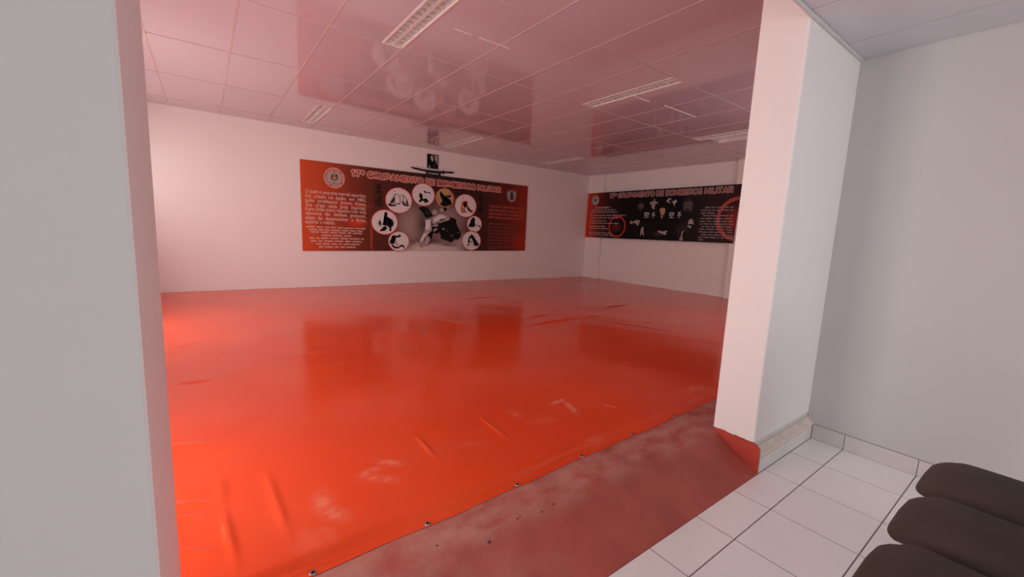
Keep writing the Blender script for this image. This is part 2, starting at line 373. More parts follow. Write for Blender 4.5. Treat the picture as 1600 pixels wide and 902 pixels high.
for x0, y0, x1, y1, h_, w_ in RIDGE:
    a = onz(x0, y0, .03); b = onz(x1, y1, .03); dx, dy = b.x-a.x, b.y-a.y; L = math.hypot(dx, dy)
    s = ((X-a.x)*dx+(Y-a.y)*dy)/L; d = ((X-a.x)*-dy+(Y-a.y)*dx)/L + .15*w_*np.sin(s*9)
    Z += h_*np.exp(-(d/w_)**2)*sstep(-.05*L-.02, .45*L, s)*sstep(1.05*L+.02, .55*L, s)
nr, nc = X.shape
verts = np.stack([X, Y, Z], -1).reshape(-1, 3)
i = np.arange(nr-1)[:, None]*nc+np.arange(nc-1)[None]; faces = np.stack([i, i+1, i+nc+1, i+nc], -1).reshape(-1, 4)
# keep the cover clear of the two pilasters
cxs = (X[:-1, :-1]+X[:-1, 1:]+X[1:, :-1]+X[1:, 1:]).reshape(-1)/4; cys = (Y[:-1, :-1]+Y[1:, 1:]).reshape(-1)/2
keep = ~((cxs < XL+.001) & (cys < YBL+.003)) & ~((cxs > 8.526) & ((cys > 7.58) | ((cys > 3.83) & (cys < 4.19))))
me = bpy.data.meshes.new('mat_cover'); me.from_pydata(verts.tolist(), [], faces[keep].tolist()); me.update()
for p in me.polygons: p.use_smooth = True
cov = empty('training_mat', (0, 0, 0), 'large wrinkled red vinyl mat covering the whole hall floor', 'mat')
link('vinyl_cover', me, M['cover'], cov)
# foam layer under the cover
core = boxes((XW+.02, 8.5, 1.80, YE-.02, .001, .014)); obj('foam_core', core, M['shell'], cov)
# seam strips: slightly darker welded joints
# screws along the hem
SC = [((490, 899), 'lowest'), ((671, 823), 'second'), ((812, 761), 'third'), ((914, 716), 'fourth'), ((995, 682), 'fifth'), ((1058, 653), 'sixth')]
LBL = ['zinc screw with washer in the mat hem, nearest the bottom of the photo', 'zinc screw in the mat hem, second from the near end, beside pinkish dusty paint',
       'zinc screw in the mat hem, third from the near end', 'zinc screw in the mat hem above the row of small floor pits', 'zinc screw in the mat hem, second from the white right pillar',
       'small zinc screw in the mat hem, closest to the white right pillar']
def screw():
    bm = bmesh.new(); cyl(bm, (0, 0, 0), (0, 0, .0022), .012, 20, .0105); w = bm
    root = empty('hem_screw'); obj('washer', w, M['screw'], root)
    bm = bmesh.new(); cyl(bm, (0, 0, .0022), (0, 0, .006), .0062, 16, .0035); bx(bm, -.005, .005, -.0008, .0008, .0055, .0066); obj('screw_head', bm, M['black'], root)
    return root
s0 = screw()
for k, ((px, py), _) in enumerate(SC):
    if k == 0: o = s0
    else:
        o = s0.copy(); C.objects.link(o)
        for ch in s0.children: c = ch.copy(); C.objects.link(c); c.parent = o
    p = onz(px, py, .003); o.location = (p.x, max(p.y, float(yedge(p.x))+.013), .0035)
    tag(o, LBL[k], 'screw', 'screws along the front hem of the red mat')

# ------------------------------------------------------------------ recessed lamps
def lamp():
    L = 1.235; W = LW-.012          # origin: near right corner of the opening at ceiling height, body towards -x and +y
    root = empty('recessed_lamp'); x0, x1, y0, y1 = -W-.003, -.009, .012, L
    bm = bmesh.new(); f = .012
    bx(bm, x0-f, x1+f*.2, y0-.01, y0+.004, -.006, 0); bx(bm, x0-f, x1+f*.2, y1-.004, y1+.01, -.006, 0)
    bx(bm, x0-f, x0+.003, y0+.004, y1-.004, -.006, 0); bx(bm, x1-.003, x1+f*.2, y0+.004, y1-.004, -.006, 0)
    obj('frame', bm, M['whitemetal'], root)
    bm = bmesh.new(); t = .002; h = .075
    bx(bm, x0, x0+t, y0, y1, 0, h); bx(bm, x1-t, x1, y0, y1, 0, h); bx(bm, x0+t, x1-t, y0, y0+t, 0, h); bx(bm, x0+t, x1-t, y1-t, y1, 0, h); bx(bm, x0, x1, y0, y1, h, h+t)
    obj('housing', bm, M['whitemetal'], root)
    c = (x0+x1)/2; q = (x1-x0)/4
    for s in (-1, 1):
        bm = bmesh.new(); cyl(bm, (c+s*q, y0+.03, .052), (c+s*q, y1-.03, .052), .013, 12); obj('tube', bm, M['tube'], root, smooth=False)
    bm = bmesh.new()
    for xx, w0 in ((x0+.004, .004), (c, .011), (x1-.004, .004)):      # long V shaped reflectors
        extr(bm, [(xx-w0, .001), (xx+w0, .001), (xx+w0*.3, .040), (xx-w0*.3, .040)], 'Y', y0+.003, y1-.003)
    nb = 15
    for k in range(nb):
        yy = y0+.04+(y1-y0-.08)*k/(nb-1)
        for a, b in ((x0+.008, c-.011), (c+.011, x1-.008)):
            extr(bm, [(yy-.006, .002), (yy+.006, .002), (yy+.0015, .036), (yy-.0015, .036)], 'X', a, b)
    obj('louver', bm, M['alu'], root)
    return root
l0 = lamp()
LL = ['recessed white lamp with shiny louvers at the top edge, nearest of the ceiling lamps', 'recessed louvered ceiling lamp with bright glints, in the middle right of the ceiling',
      'recessed ceiling lamp beside the open recess, next to the right pillar', 'recessed louvered ceiling lamp near the back wall above the banner with the orange left end',
      'recessed ceiling lamp just right of the framed portrait near the back wall', 'faint recessed ceiling lamp near the far corner of the hall']
for k, (lx, ly) in enumerate(LAMPS):
    if k == 0: o = l0
    else:
        o = l0.copy(); C.objects.link(o)
        for ch in l0.children: c = ch.copy(); C.objects.link(c); c.parent = o
    o.location = (lx-.003, ly+.003, ZC); tag(o, LL[k], 'ceiling lamp', 'recessed lamps in the hall ceiling')
# open recess beside the third lamp
x0, x1, y0, y1 = REC; t = .004; h = .09
rt = empty('ceiling_recess', ((x0+x1)/2, (y0+y1)/2, ZC), 'open rectangular recess with a pale rim beside the lamp nearest the right pillar', 'ceiling opening')
def loc(bm, root):
    bmesh.ops.translate(bm, verts=bm.verts[:], vec=-root.location); return bm
obj('recess_box', loc(boxes((x0, x0+t, y0, y1, ZC, ZC+h), (x0+t, x1-t, y0, y0+t, ZC, ZC+h), (x0+t, x1-t, y1-t, y1, ZC, ZC+h), (x0, x1, y0, y1, ZC+h, ZC+h+t)), rt), M['ceil'], rt)
obj('rim', loc(boxes((x1-t, x1+.012, y0, y1, ZC-.012, ZC+h)), rt), M['alu'], rt)

# raised strips put in place of the glints on the ceiling panels
def strip(xa, xb, y, lab, w=.006):
    bm = bmesh.new()
    pr = [(y+w*math.cos(a), ZC-w*.8*math.sin(a)) for a in [math.pi*i/8 for i in range(9)]]
    extr(bm, pr, 'X', xa, xb)
    o = obj('glint_strip', bm, M['whitemetal']); tag(o, lab, 'ceiling strip', 'strips in place of glints along the middle of the ceiling panels'); return o
strip(1.70, 1.86, 3.215, 'short pale strip in place of a glint on the ceiling panel just right of the nearest lamp')
strip(1.93, 2.24, 3.21, 'second short pale strip in place of a glint on the ceiling panel right of the nearest lamp')
strip(4.07, 4.32, 3.24, 'short bright pink strip in place of a glint on the ceiling right beside the glinting middle lamp', .009)
strip(4.57, 5.26, 3.20, 'longer bright pink strip in place of a glint on the ceiling right of the glinting middle lamp', .008)

# ------------------------------------------------------------------ banners
class Plane:
    def __init__(s, kind, d): s.k = kind; s.d = d
    def px(s, x, y):
        if s.k == 'Y': p = ony(x, y, s.d); return (p.x, p.z)
        p = onx(x, y, s.d); return (-p.y, p.z)
    def w(s, u, v, off=0): return (u, s.d-off, v) if s.k == 'Y' else (s.d-off, -u, v)
class Crop:
    def __init__(s, pl, ox, oy, sc): s.pl = pl; s.o = (ox, oy); s.s = sc
    def __call__(s, pts): return [s.pl.px(s.o[0]+x*s.s, s.o[1]+y*s.s) for x, y in pts]
def poly(name, pl, polys, off, m, parent):
    if len(polys) > 1:
        obs = [poly(name, pl, [q], off, m, parent) for q in polys]
        return obs[0]
    bm = bmesh.new()
    for uv in polys:
        vs = [bm.verts.new(pl.w(u, v, off)) for u, v in uv]
        try: f = bm.faces.new(vs)
        except ValueError: continue
    bmesh.ops.triangulate(bm, faces=bm.faces[:])
    me = bpy.data.meshes.new(name); bm.to_mesh(me); bm.free()
    return link(name, me, m, parent)
def disc(c, rx, ry, n=40): return [(c[0]+rx*math.cos(2*math.pi*i/n), c[1]+ry*math.sin(2*math.pi*i/n)) for i in range(n)]
def ringm(name, pl, c, r0, r1, ry0, ry1, off, m, parent, a0=0, a1=2*math.pi, n=48):
    bm = bmesh.new(); P = []
    for i in range(n+1):
        a = a0+(a1-a0)*i/n
        P.append((bm.verts.new(pl.w(c[0]+r0*math.cos(a), c[1]+ry0*math.sin(a), off)), bm.verts.new(pl.w(c[0]+r1*math.cos(a), c[1]+ry1*math.sin(a), off))))
    for a, b in zip(P, P[1:]): bm.faces.new((a[0], a[1], b[1], b[0]))
    me = bpy.data.meshes.new(name); bm.to_mesh(me); bm.free(); return link(name, me, m, parent)
FCACHE = {}
def text_mesh(s, fat=0.0, spacing=1.0):
    cu = bpy.data.curves.new('lettering_curve', 'FONT'); cu.body = s; cu.offset = fat; cu.space_character = spacing; cu.resolution_u = 3
    o = bpy.data.objects.new('lettering_curve', cu); C.objects.link(o)
    dg = bpy.context.evaluated_depsgraph_get(); dg.update()
    me = bpy.data.meshes.new_from_object(o.evaluated_get(dg)); bpy.data.objects.remove(o); bpy.data.curves.remove(cu)
    n = len(me.vertices); co = np.zeros(n*3); me.vertices.foreach_get('co', co); co = co.reshape(-1, 3)[:, :2]
    fs = [list(p.vertices) for p in me.polygons]; bpy.data.meshes.remove(me); return co, fs
def texts(name, pl, items, off, m, parent):
    """items: (string, u0, u1, v0, v1, fat): each line stretched into its rectangle; several lines make one mesh"""
    V = []; Fs = []
    for s, u0, u1, v0, v1, fat, sp in items:
        b, _ = text_mesh(s, 0, sp); co, fs = text_mesh(s, fat, sp)
        if len(b) == 0: continue
        lo, hi = b.min(0), b.max(0)
        k = len(V)
        for x, y in co: V.append(pl.w(u0+(x-lo[0])/(hi[0]-lo[0])*(u1-u0), v0+(y-lo[1])/(hi[1]-lo[1])*(v1-v0), off))
        Fs += [[k+q for q in f] for f in fs]
    me = bpy.data.meshes.new(name); me.from_pydata(V, [], Fs); me.update(); return link(name, me, m, parent)
def arc(cx, cy, rx, ry, a0, a1, n=10):
    return [(cx+rx*math.cos(math.radians(a0+(a1-a0)*i/n)), cy+ry*math.sin(math.radians(a0+(a1-a0)*i/n))) for i in range(n+1)]
GLY = {  # centre lines in a box of height 1: (width, strokes)
    '1': (.42, [[(.05, .78), (.28, 1), (.28, 0)]]), '7': (.70, [[(0, 1), (.70, 1), (.28, 0)]]), '\u00ba': (.42, [arc(.21, .80, .20, .20, 0, 360, 16)]),
    'G': (.86, [arc(.45, .5, .45, .5, 48, 360, 18)[:-1]+[(.88, .46), (.48, .46)]]), 'R': (.76, [[(0, 0), (0, 1), (.46, 1)]+arc(.46, .73, .29, .27, 90, -90)+[(0, .46)], [(.40, .46), (.78, 0)]]),
    'U': (.78, [[(0, 1), (0, .36)]+arc(.39, .36, .39, .36, 180, 360)+[(.78, 1)]]), 'P': (.74, [[(0, 0), (0, 1), (.46, 1)]+arc(.46, .71, .29, .29, 90, -90)+[(0, .42)]]),
    'A': (.90, [[(0, 0), (.45, 1), (.90, 0)], [(.17, .30), (.73, .30)]]), 'M': (.98, [[(0, 0), (0, 1), (.49, .30), (.98, 1), (.98, 0)]]), 'E': (.66, [[(.66, 1), (0, 1), (0, 0), (.66, 0)], [(0, .5), (.60, .5)]]),
    'N': (.80, [[(0, 0), (0, 1), (.80, 0), (.80, 1)]]), 'T': (.78, [[(0, 1), (.78, 1)], [(.39, 1), (.39, 0)]]), 'O': (.94, [arc(.47, .5, .47, .5, 0, 360, 24)]),
    'D': (.82, [[(0, 0), (0, 1), (.36, 1)]+arc(.36, .5, .46, .5, 90, -90)+[(0, 0)]]), 'B': (.74, [[(0, 0), (0, 1), (.42, 1)]+arc(.42, .75, .25, .25, 90, -90)+[(0, .5)], [(.42, .5)]+arc(.44, .25, .30, .25, 90, -90)+[(0, 0)]]),
    'I': (.02, [[(.01, 0), (.01, 1)]]), 'S': (.72, [arc(.36, .75, .33, .25, 40, 270, 12)+arc(.36, .25, .36, .25, 90, -140, 12)[1:]]), 'L': (.60, [[(0, 1), (0, 0), (.60, 0)]])}
def stroke_title(name, pl, s, u0, u1, v0, v1, w, off, m, parent):
    gap, space = .36, .50; L = []; x = 0
    for ch in s:
        if ch == ' ': x += space; continue
        wd_, st = GLY[ch]; L.append((x, st)); x += wd_+gap
    tot = x-gap; hgt = v1-v0; kk = 0; ku = (u1-u0)/tot; bm = bmesh.new()
    for x, st in L:
        for pts in st:
            Q = [(u0+(x+a)*ku, v0+b*hgt) for a, b in pts]
            for a, b in zip(Q, Q[1:]):
                dx, dy = b[0]-a[0], b[1]-a[1]; l = math.hypot(dx, dy)
                if l < 1e-6: continue
                nx, ny = -dy/l*w/2, dx/l*w/2; ex, ey = dx/l*w*.5, dy/l*w*.5
                kk += 1
                bm.faces.new([bm.verts.new(pl.w(u, v, off+.00015*(kk % 5))) for u, v in ((a[0]+nx-ex*.7, a[1]+ny-ey*.7), (a[0]-nx-ex*.7, a[1]-ny-ey*.7), (b[0]-nx+ex*.7, b[1]-ny+ey*.7), (b[0]+nx+ex*.7, b[1]+ny+ey*.7))])
    me = bpy.data.meshes.new(name); bm.to_mesh(me); bm.free(); return link(name, me, m, parent)
def wordbars(rows, pl, h, seed, name, off, m, parent):
    """lines of print too small to read: rows of uneven word-long dashes"""
    rnd = random.Random(seed); bm = bmesh.new()
    for u0, u1, v in rows:
        u = u0
        while u < u1-.02:
            w = min(rnd.uniform(.05, .20), u1-u); k = max(2, int(w/.018)); hh = h
            for j in range(k):
                a = u+w*j/k; b = u+w*(j+.8)/k; t = v+hh*rnd.choice((.5, .5, .5, .75)); d = v-hh*rnd.choice((.5, .5, .5, .7))
                bm.faces.new([bm.verts.new(pl.w(x, y, off)) for x, y in ((a, d), (b, d), (b, t), (a, t))])
            u += w+rnd.uniform(.018, .03)
    me = bpy.data.meshes.new(name); bm.to_mesh(me); bm.free(); return tag(link(name, me, m, parent), kind='stuff')

def banner_mat_1():
    m = bpy.data.materials.new('orange_brown_banner_print'); m.use_nodes = True; n = m.node_tree; b = n.nodes['Principled BSDF']
    pos = nd(n, 'ShaderNodeNewGeometry').outputs['Position']
    sp = nd(n, 'ShaderNodeSeparateXYZ'); n.links.new(pos, sp.inputs[0])
    mr = nd(n, 'ShaderNodeMapRange'); n.links.new(sp.outputs['X'], mr.inputs['Value']); mr.inputs['From Min'].default_value = 1.38; mr.inputs['From Max'].default_value = 6.39
    cr = nd(n, 'ShaderNodeValToRGB'); n.links.new(mr.outputs[0], cr.inputs[0]); e = cr.color_ramp.elements
    e[0].position = 0; e[0].color = (.62, .085, .022, 1); e[1].position = 1; e[1].color = (.33, .032, .014, 1)
    for p, c in ((.09, (.44, .062, .024)), (.17, (.22, .038, .020)), (.26, (.105, .024, .015)), (.42, (.05, .015, .012)), (.62, (.035, .014, .013)), (.78, (.07, .018, .015)), (.90, (.17, .023, .014))):
        q = e.new(p); q.color = (*c, 1)
    col = cr.outputs[0]
    P = Plane('Y', 8.112)
    def blob(px, py, rx, ry, s, c, sf=1.0):
        nonlocal col
        u, v = P.px(px, py); col = mix(n, mul(n, ellipse_mask(n, pos, u, 0, v, rx, ry, 0, 'Y', sf), s), col, c)
    # smoky background of the large picture
    blob(655, 345, .85, .72, .95, (.34, .23, .21)); blob(640, 355, .40, .5, .7, (.42, .30, .27)); blob(700, 345, .75, .65, .85, (.42, .29, .27))
    blob(672, 330, .5, .5, .6, (.05, .03, .03)); blob(662, 352, .28, .40, .75, (.05, .04, .045))
    blob(715, 378, .62, .28, .9, (.54, .42, .40)); blob(675, 392, .95, .20, .95, (.64, .54, .52), .5); blob(700, 383, .3, .06, .6, (.12, .06, .05))
    blob(636, 385, .22, .14, .8, (.30, .19, .10)); blob(706, 375, .35, .15, .55, (.10, .05, .05))
    # red flare in the left text and dark smudges
    blob(558, 348, .28, .14, .8, (.72, .06, .02)); blob(550, 320, .5, .08, .6, (.66, .05, .02)); blob(502, 349, .14, .09, .6, (.14, .03, .02)); blob(500, 318, .22, .09, .5, (.16, .03, .02))
    blob(815, 378, .45, .35, .5, (.50, .04, .015))
    u, v = P.px(580.5, 372); col = mix(n, mul(n, ellipse_mask(n, pos, u, 0, v, .04, .55, 0, 'Y', .9), .8), col, (.45, .06, .03))
    n.links.new(col, b.inputs['Base Color']); b.inputs['Roughness'].default_value = .55; b.inputs['Specular IOR Level'].default_value = .15
    return m
B1 = Plane('Y', 8.112)
def rect_on(pl, u0, u1, v0, v1, t, name, m, parent):
    bm = bmesh.new(); A = [(u0, v0), (u1, v0), (u1, v1), (u0, v1)]
    f = [bm.verts.new(pl.w(u, v, 0)) for u, v in A]; k = [bm.verts.new(pl.w(u, v, -t)) for u, v in A]
    bm.faces.new(f); bm.faces.new(k[::-1])
    for i in range(4): bm.faces.new((f[i], f[(i+1) % 4], k[(i+1) % 4], k[i]))
    return obj(name, bm, m, parent)
ban = empty('banner', (0, 0, 0), 'wide orange and brown judo banner with round pictures, on the long back wall', 'banner')
U0, U1, V0, V1 = 1.378, 6.392, .70, 2.275
pn = bmesh.new(); A = [B1.px(473, 392.3), B1.px(820, 392), B1.px(825, 291), B1.px(468.5, 248.5)]
f = [pn.verts.new(B1.w(u, v, 0)) for u, v in A]; k = [pn.verts.new(B1.w(u, v, -.014)) for u, v in A]
pn.faces.new(f); pn.faces.new(k[::-1])
for i_ in range(4): pn.faces.new((f[i_], f[(i_+1) % 4], k[(i_+1) % 4], k[i_]))
obj('banner_sheet', pn, banner_mat_1(), ban)
def U(x, y): return B1.px(x, y)
t0 = U(547, 265); t1 = U(783, 299)
TI = '17\u00ba GRUPAMENTO DE BOMBEIROS MILITAR'
vb, vt = 2.068, 2.195
stroke_title('title_outline', B1, TI, t0[0]+.03, t1[0]-.03, vb+.018, vt-.018, .056, .002, M['peach'], ban)
stroke_title('title_lettering', B1, TI, t0[0]+.03, t1[0]-.03, vb+.018, vt-.018, .026, .003, M['titlefill'], ban)
# body text, left
c5 = Crop(B1, 465, 290, 120/1031)
BT = ['O Jud\u00f4 \u00e9 uma arte marcial esportiva.', 'Foi  criado  no  Jap\u00e3o,  em  1882,', 'pelo  professor  Jigoro  Kano.', 'Ao  criar  esta  arte  marcial,',
      'Kano tinha como objetivo criar uma', 't\u00e9cnica  de  defesa  pessoal,', 'al\u00e9m  de  desenvolver  o  f\u00edsico,', 'esp\u00edrito e mente.']
yl = [78, 140, 200, 257, 315, 373, 431, 491]; it = []
for k, (s, y_) in enumerate(zip(BT, yl)):
    a = c5([(105, y_)])[0]; u1 = c5([(918 if k < 7 else 500, y_+60)])[0][0]
    it.append((s, a[0], u1, a[1]-.038, a[1]+.040, .018, 1.0))
texts('paragraph_text', B1, it, .002, M['peach'], ban)
rows = []
for a, b, y_ in ((115, 925, 550), (150, 890, 588), (180, 885, 622), (325, 745, 668), (160, 900, 702), (180, 885, 742), (250, 840, 783), (285, 780, 823)):
    p = c5([(a, y_)])[0]; q = c5([(b, y_+25)])[0]; rows.append((p[0], q[0], p[1]))
wordbars(rows, B1, .022, 5, 'fine_print', .002, M['peach'], ban)
# right column
c6 = Crop(B1, 755, 280, 75/588); rows = []
for a, b, y_ in ((75, 515, 330), (68, 510, 377), (66, 505, 421), (64, 500, 465)):
    p = c6([(a, y_)])[0]; q = c6([(b, y_)])[0]; rows.append((p[0], q[0], p[1]))
wordbars(rows, B1, .040, 8, 'right_paragraph', .002, M['titlefill'], ban)
rows = []
for a, b, y_ in ((70, 480, 545), (62, 400, 588), (60, 390, 628), (60, 470, 668), (55, 490, 708), (55, 410, 748), (50, 310, 788), (50, 480, 828), (50, 180, 855)):
    p = c6([(a, y_)])[0]; q = c6([(b, y_)])[0]; rows.append((p[0], q[0], p[1]))
wordbars(rows, B1, .022, 9, 'right_fine_print', .002, mat('faint_brown_print', (.20, .05, .04), .5), ban)
# vertical characters 柔道 twice
for (xa, ya, xb, yb), mm in (((586, 288, 597, 304.5), M['ink']), ((747, 304, 753.5, 316), M['ink'])):
    pass
def glyph(ch, px0, py0, px1, py1, pl, off, m, parent, name='character'):
    a = pl.px(px0, py1); b = pl.px(px1, py0)
    return texts(name, pl, [(ch, a[0], b[0], a[1], b[1], .004, 1)], off, m, parent)
glyph('\u67d4', 586, 288.5, 597.5, 304.5, B1, .002, M['ink'], ban); glyph('\u9053', 585, 306, 598, 322, B1, .002, M['ink'], ban)
glyph('\u67d4', 748, 304, 754, 317, B1, .002, M['ink'], ban); glyph('\u9053', 746, 319, 755, 332, B1, .002, M['ink'], ban)
# crest in a ring
c4 = Crop(B1, 465, 245, 120/1273)
cc = c4([(608, 352)])[0]; rr = .180
ring = poly('crest', B1, [disc(cc, rr, rr)], .002, M['redprint'], ban)
ringm('crest_edge', B1, cc, rr*.94, rr, rr*.94, rr, .003, M['peach'], ring)
rnd = random.Random(2)
bm = bmesh.new()          # lettering round the ring, too small to read
for k in range(40):
    a = math.pi*(.5+2*k/40); 
    if k % 9 == 8: continue
    w = .055; r0, r1 = rr*.80, rr*(.90 if k % 3 else .93)
    bm.faces.new([bm.verts.new(B1.w(cc[0]+r*math.cos(t), cc[1]+r*math.sin(t), .003)) for r, t in ((r0, a-w), (r1, a-w), (r1, a+w), (r0, a+w))])
me = bpy.data.meshes.new('ring_lettering'); bm.to_mesh(me); bm.free(); tag(link('ring_lettering', me, M['peach'], ring), kind='stuff')
poly('crest_field', B1, [disc(cc, rr*.74, rr*.74)], .003, M['palegrey'], ring)
poly('shield', B1, [c4([(552, 300), (600, 318), (665, 300), (668, 350), (658, 382), (612, 402), (560, 378), (550, 345)])], .004, M['darkgrey'], ring)
poly('shield_centre', B1, [c4([(575, 328), (645, 328), (645, 368), (612, 388), (577, 368)])], .005, M['orange'], ring)
poly('crown', B1, [c4([(548, 290), (575, 262), (592, 240), (605, 232), (622, 244), (640, 262), (672, 290), (640, 300), (575, 300)])], .0045, M['gold'], ring)
poly('crown_band', B1, [c4([(560, 291), (660, 291), (655, 305), (565, 305)]), c4([(597, 240), (615, 240), (612, 262), (600, 262)])], .005, M['green'], ring)
wordbars([(cc[0]-.07, cc[0]+.07, cc[1]-.085), (cc[0]-.05, cc[0]+.05, cc[1]-.105)], B1, .008, 4, 'crest_fine_print', .004, M['darkgrey'], ring)
# small shield badge at the right
bd = poly('badge', B1, [c6([(290, 148), (315, 152), (345, 143), (380, 152), (405, 148), (403, 220), (390, 262), (350, 285), (312, 266), (292, 225)])], .002, M['dimwhite'], ban)
poly('badge_emblem', B1, [c6([(335, 165), (350, 150), (362, 170), (362, 215), (375, 235), (350, 262), (322, 240), (333, 212)])], .003, M['darkgrey'], bd)
poly('badge_letters', B1, [c6([(302+i*14, 128), (312+i*14, 128), (312+i*14, 140), (302+i*14, 140)]) for i in range(7)], .002, M['titlefill'], bd)

# round pictures
def medal(cx, cy, rx, ry, shapes, field='white', rim='redprint'):
    c = U(cx, cy); a = U(cx+rx, cy)[0]-c[0]; b = (U(cx, cy-ry)[1]-U(cx, cy+ry)[1])/2
    d = poly('round_picture', B1, [disc(c, a, b)], .0030, M[field], ban)
    ringm('picture_rim', B1, c, a*.955, a*1.02, b*.955, b*1.02, .0035, M[rim], d)
    for nm, crop, mm, pl in shapes:
        poly(nm, B1, [crop(p) for p in pl], .004 + .0006*(mm != 'palegrey'), M[mm], d)
    return d
k2 = Crop(B1, 575, 280, 100/784); k1 = Crop(B1, 640, 300, 100/949); k0 = Crop(B1, 640, 240, 100/1002); k3 = Crop(B1, 700, 290, 70/601)
medal(623.3, 313.5, 20.7, 20.2, [
    ('grappler_outline', k2, 'palegrey', [[(250, 300), (275, 265), (300, 240), (325, 185), (360, 175), (385, 200), (410, 190), (440, 195), (470, 230), (485, 270), (470, 300), (500, 325), (440, 330), (415, 290), (370, 310), (330, 335), (260, 330)]]),
    ('grappler_gi', k2, 'white', [[(335, 195), (360, 188), (380, 240), (385, 290), (350, 300), (330, 260)], [(400, 205), (430, 205), (420, 260), (405, 280)], [(445, 220), (468, 245), (465, 290), (440, 270)]]),
    ('grappler_shading', k2, 'ink', [[(300, 250), (318, 215), (330, 240), (322, 270), (300, 290), (275, 300), (280, 270)], [(245, 305), (270, 300), (300, 318), (345, 310), (330, 330), (290, 335), (250, 325)],
      [(425, 255), (435, 290), (460, 310), (505, 325), (500, 335), (455, 330), (420, 305)], [(325, 182), (345, 178), (340, 190), (325, 195)], [(360, 300), (385, 295), (395, 308), (365, 312)],
      [(318, 142), (330, 142), (330, 155), (318, 155)], [(408, 126), (425, 126), (420, 134), (410, 134)], [(425, 195), (438, 205), (435, 225), (428, 215)]])])
medal(601.2, 347.3, 20.5, 19.6, [
    ('kneeling_figure', k2, 'ink', [[(200, 415), (215, 398), (235, 410), (238, 440), (228, 455), (262, 475), (300, 500), (316, 545), (305, 575), (285, 590), (285, 635), (262, 638), (262, 600), (240, 575), (205, 570), (180, 560), (165, 545), (190, 540), (215, 525), (228, 495), (205, 450)],
      [(135, 505), (160, 515), (150, 540), (165, 570), (155, 580), (130, 545)], [(195, 575), (225, 580), (235, 605), (205, 635), (135, 640), (160, 615), (175, 600)]]),
    ('belt_and_sleeve', k2, 'white', [[(250, 478), (270, 500), (275, 545), (285, 570), (262, 560), (255, 520), (245, 495)], [(255, 590), (262, 590), (258, 600), (250, 600)]]),
    ('held_arm', k2, 'palegrey', [[(110, 530), (122, 525), (130, 560), (150, 580), (140, 585), (118, 560)], [(150, 475), (158, 478), (148, 505), (140, 500)]])])
medal(623.2, 377.4, 16.3, 15.6, [
    ('throwing_figure', k2, 'ink', [[(290, 700), (310, 685), (345, 695), (375, 690), (385, 665), (395, 690), (415, 690), (385, 712), (350, 718), (320, 725), (300, 745), (325, 770), (318, 800), (290, 790), (265, 785), (262, 765), (280, 735)],
      [(270, 785), (300, 800), (330, 825), (370, 830), (400, 805), (430, 805), (455, 850), (440, 848), (420, 825), (400, 830), (370, 850), (330, 850), (305, 835)]]),
    ('white_gi', k2, 'palegrey', [[(335, 720), (345, 740), (350, 775), (375, 800), (360, 820), (330, 800), (330, 760)]])])
medal(661.7, 304.4, 17.6, 17.9, [
    ('falling_figure', k0, 'ink', [[(150, 620), (165, 610), (175, 630), (200, 635), (175, 650), (165, 680), (185, 705), (205, 715), (240, 700), (270, 710), (290, 740), (300, 760), (270, 765), (240, 775), (220, 745), (190, 740), (170, 770), (145, 750), (150, 725), (175, 712), (150, 680)],
      [(215, 598), (235, 575), (245, 595), (275, 605), (320, 605), (332, 635), (318, 630), (300, 620), (255, 615), (250, 630), (235, 610)], [(245, 775), (255, 775), (252, 790), (246, 790)]]),
    ('red_stamp', k0, 'redprint', [[(283, 532), (296, 535), (292, 550), (284, 548)]])])
medal(695, 309.5, 14.2, 15.3, [
    ('warm_figure', k0, 'skin', [[(415, 650), (440, 640), (470, 700), (470, 780), (440, 770), (418, 720)], [(600, 610), (650, 600), (660, 640), (630, 690), (600, 650)]]),
    ('dark_thrower', k0, 'ink', [[(470, 600), (490, 595), (510, 620), (540, 655), (580, 680), (630, 720), (655, 760), (650, 800), (600, 820), (540, 835), (500, 810), (470, 790), (500, 760), (510, 730), (490, 700), (475, 650)], [(560, 655), (630, 660), (655, 640), (640, 690), (600, 690)]]),
    ('robe_shading', k0, 'darkgrey', [[(535, 680), (560, 690), (610, 730), (640, 770), (620, 790), (580, 750), (540, 710)]])], 'gold')
medal(727.6, 321.8, 16.8, 18.2, [
    ('red_robed_figure', k3, 'redprint', [[(185, 225), (210, 210), (245, 205), (265, 220), (255, 250), (270, 285), (300, 320), (335, 345), (325, 370), (290, 355), (260, 320), (245, 280), (225, 320), (215, 290), (180, 270)]]),
    ('robe_dark', k3, 'ink', [[(215, 225), (245, 225), (250, 250), (262, 290), (290, 330), (280, 350), (258, 320), (245, 270), (225, 300), (210, 260)]]),
    ('orange_robed_figure', k3, 'orange', [[(168, 270), (190, 285), (205, 320), (225, 340), (255, 365), (180, 370), (190, 340), (170, 300)], [(275, 320), (300, 325), (335, 350), (315, 350)]]),
    ('ink_stroke', k3, 'palegrey', [[(205, 140), (212, 130), (205, 185), (190, 210), (198, 180)]])])
medal(741.2, 350.3, 11.4, 12.6, [
    ('seated_pair', k3, 'ink', [[(335, 430), (350, 425), (362, 450), (358, 500), (365, 545), (340, 560), (275, 555), (275, 540), (290, 510), (298, 480), (312, 445)], [(410, 540), (430, 532), (435, 560), (415, 560)]]),
    ('sleeve', k3, 'palegrey', [[(322, 470), (335, 475), (325, 525), (308, 510)], [(370, 510), (410, 530), (410, 545), (370, 545)]])])
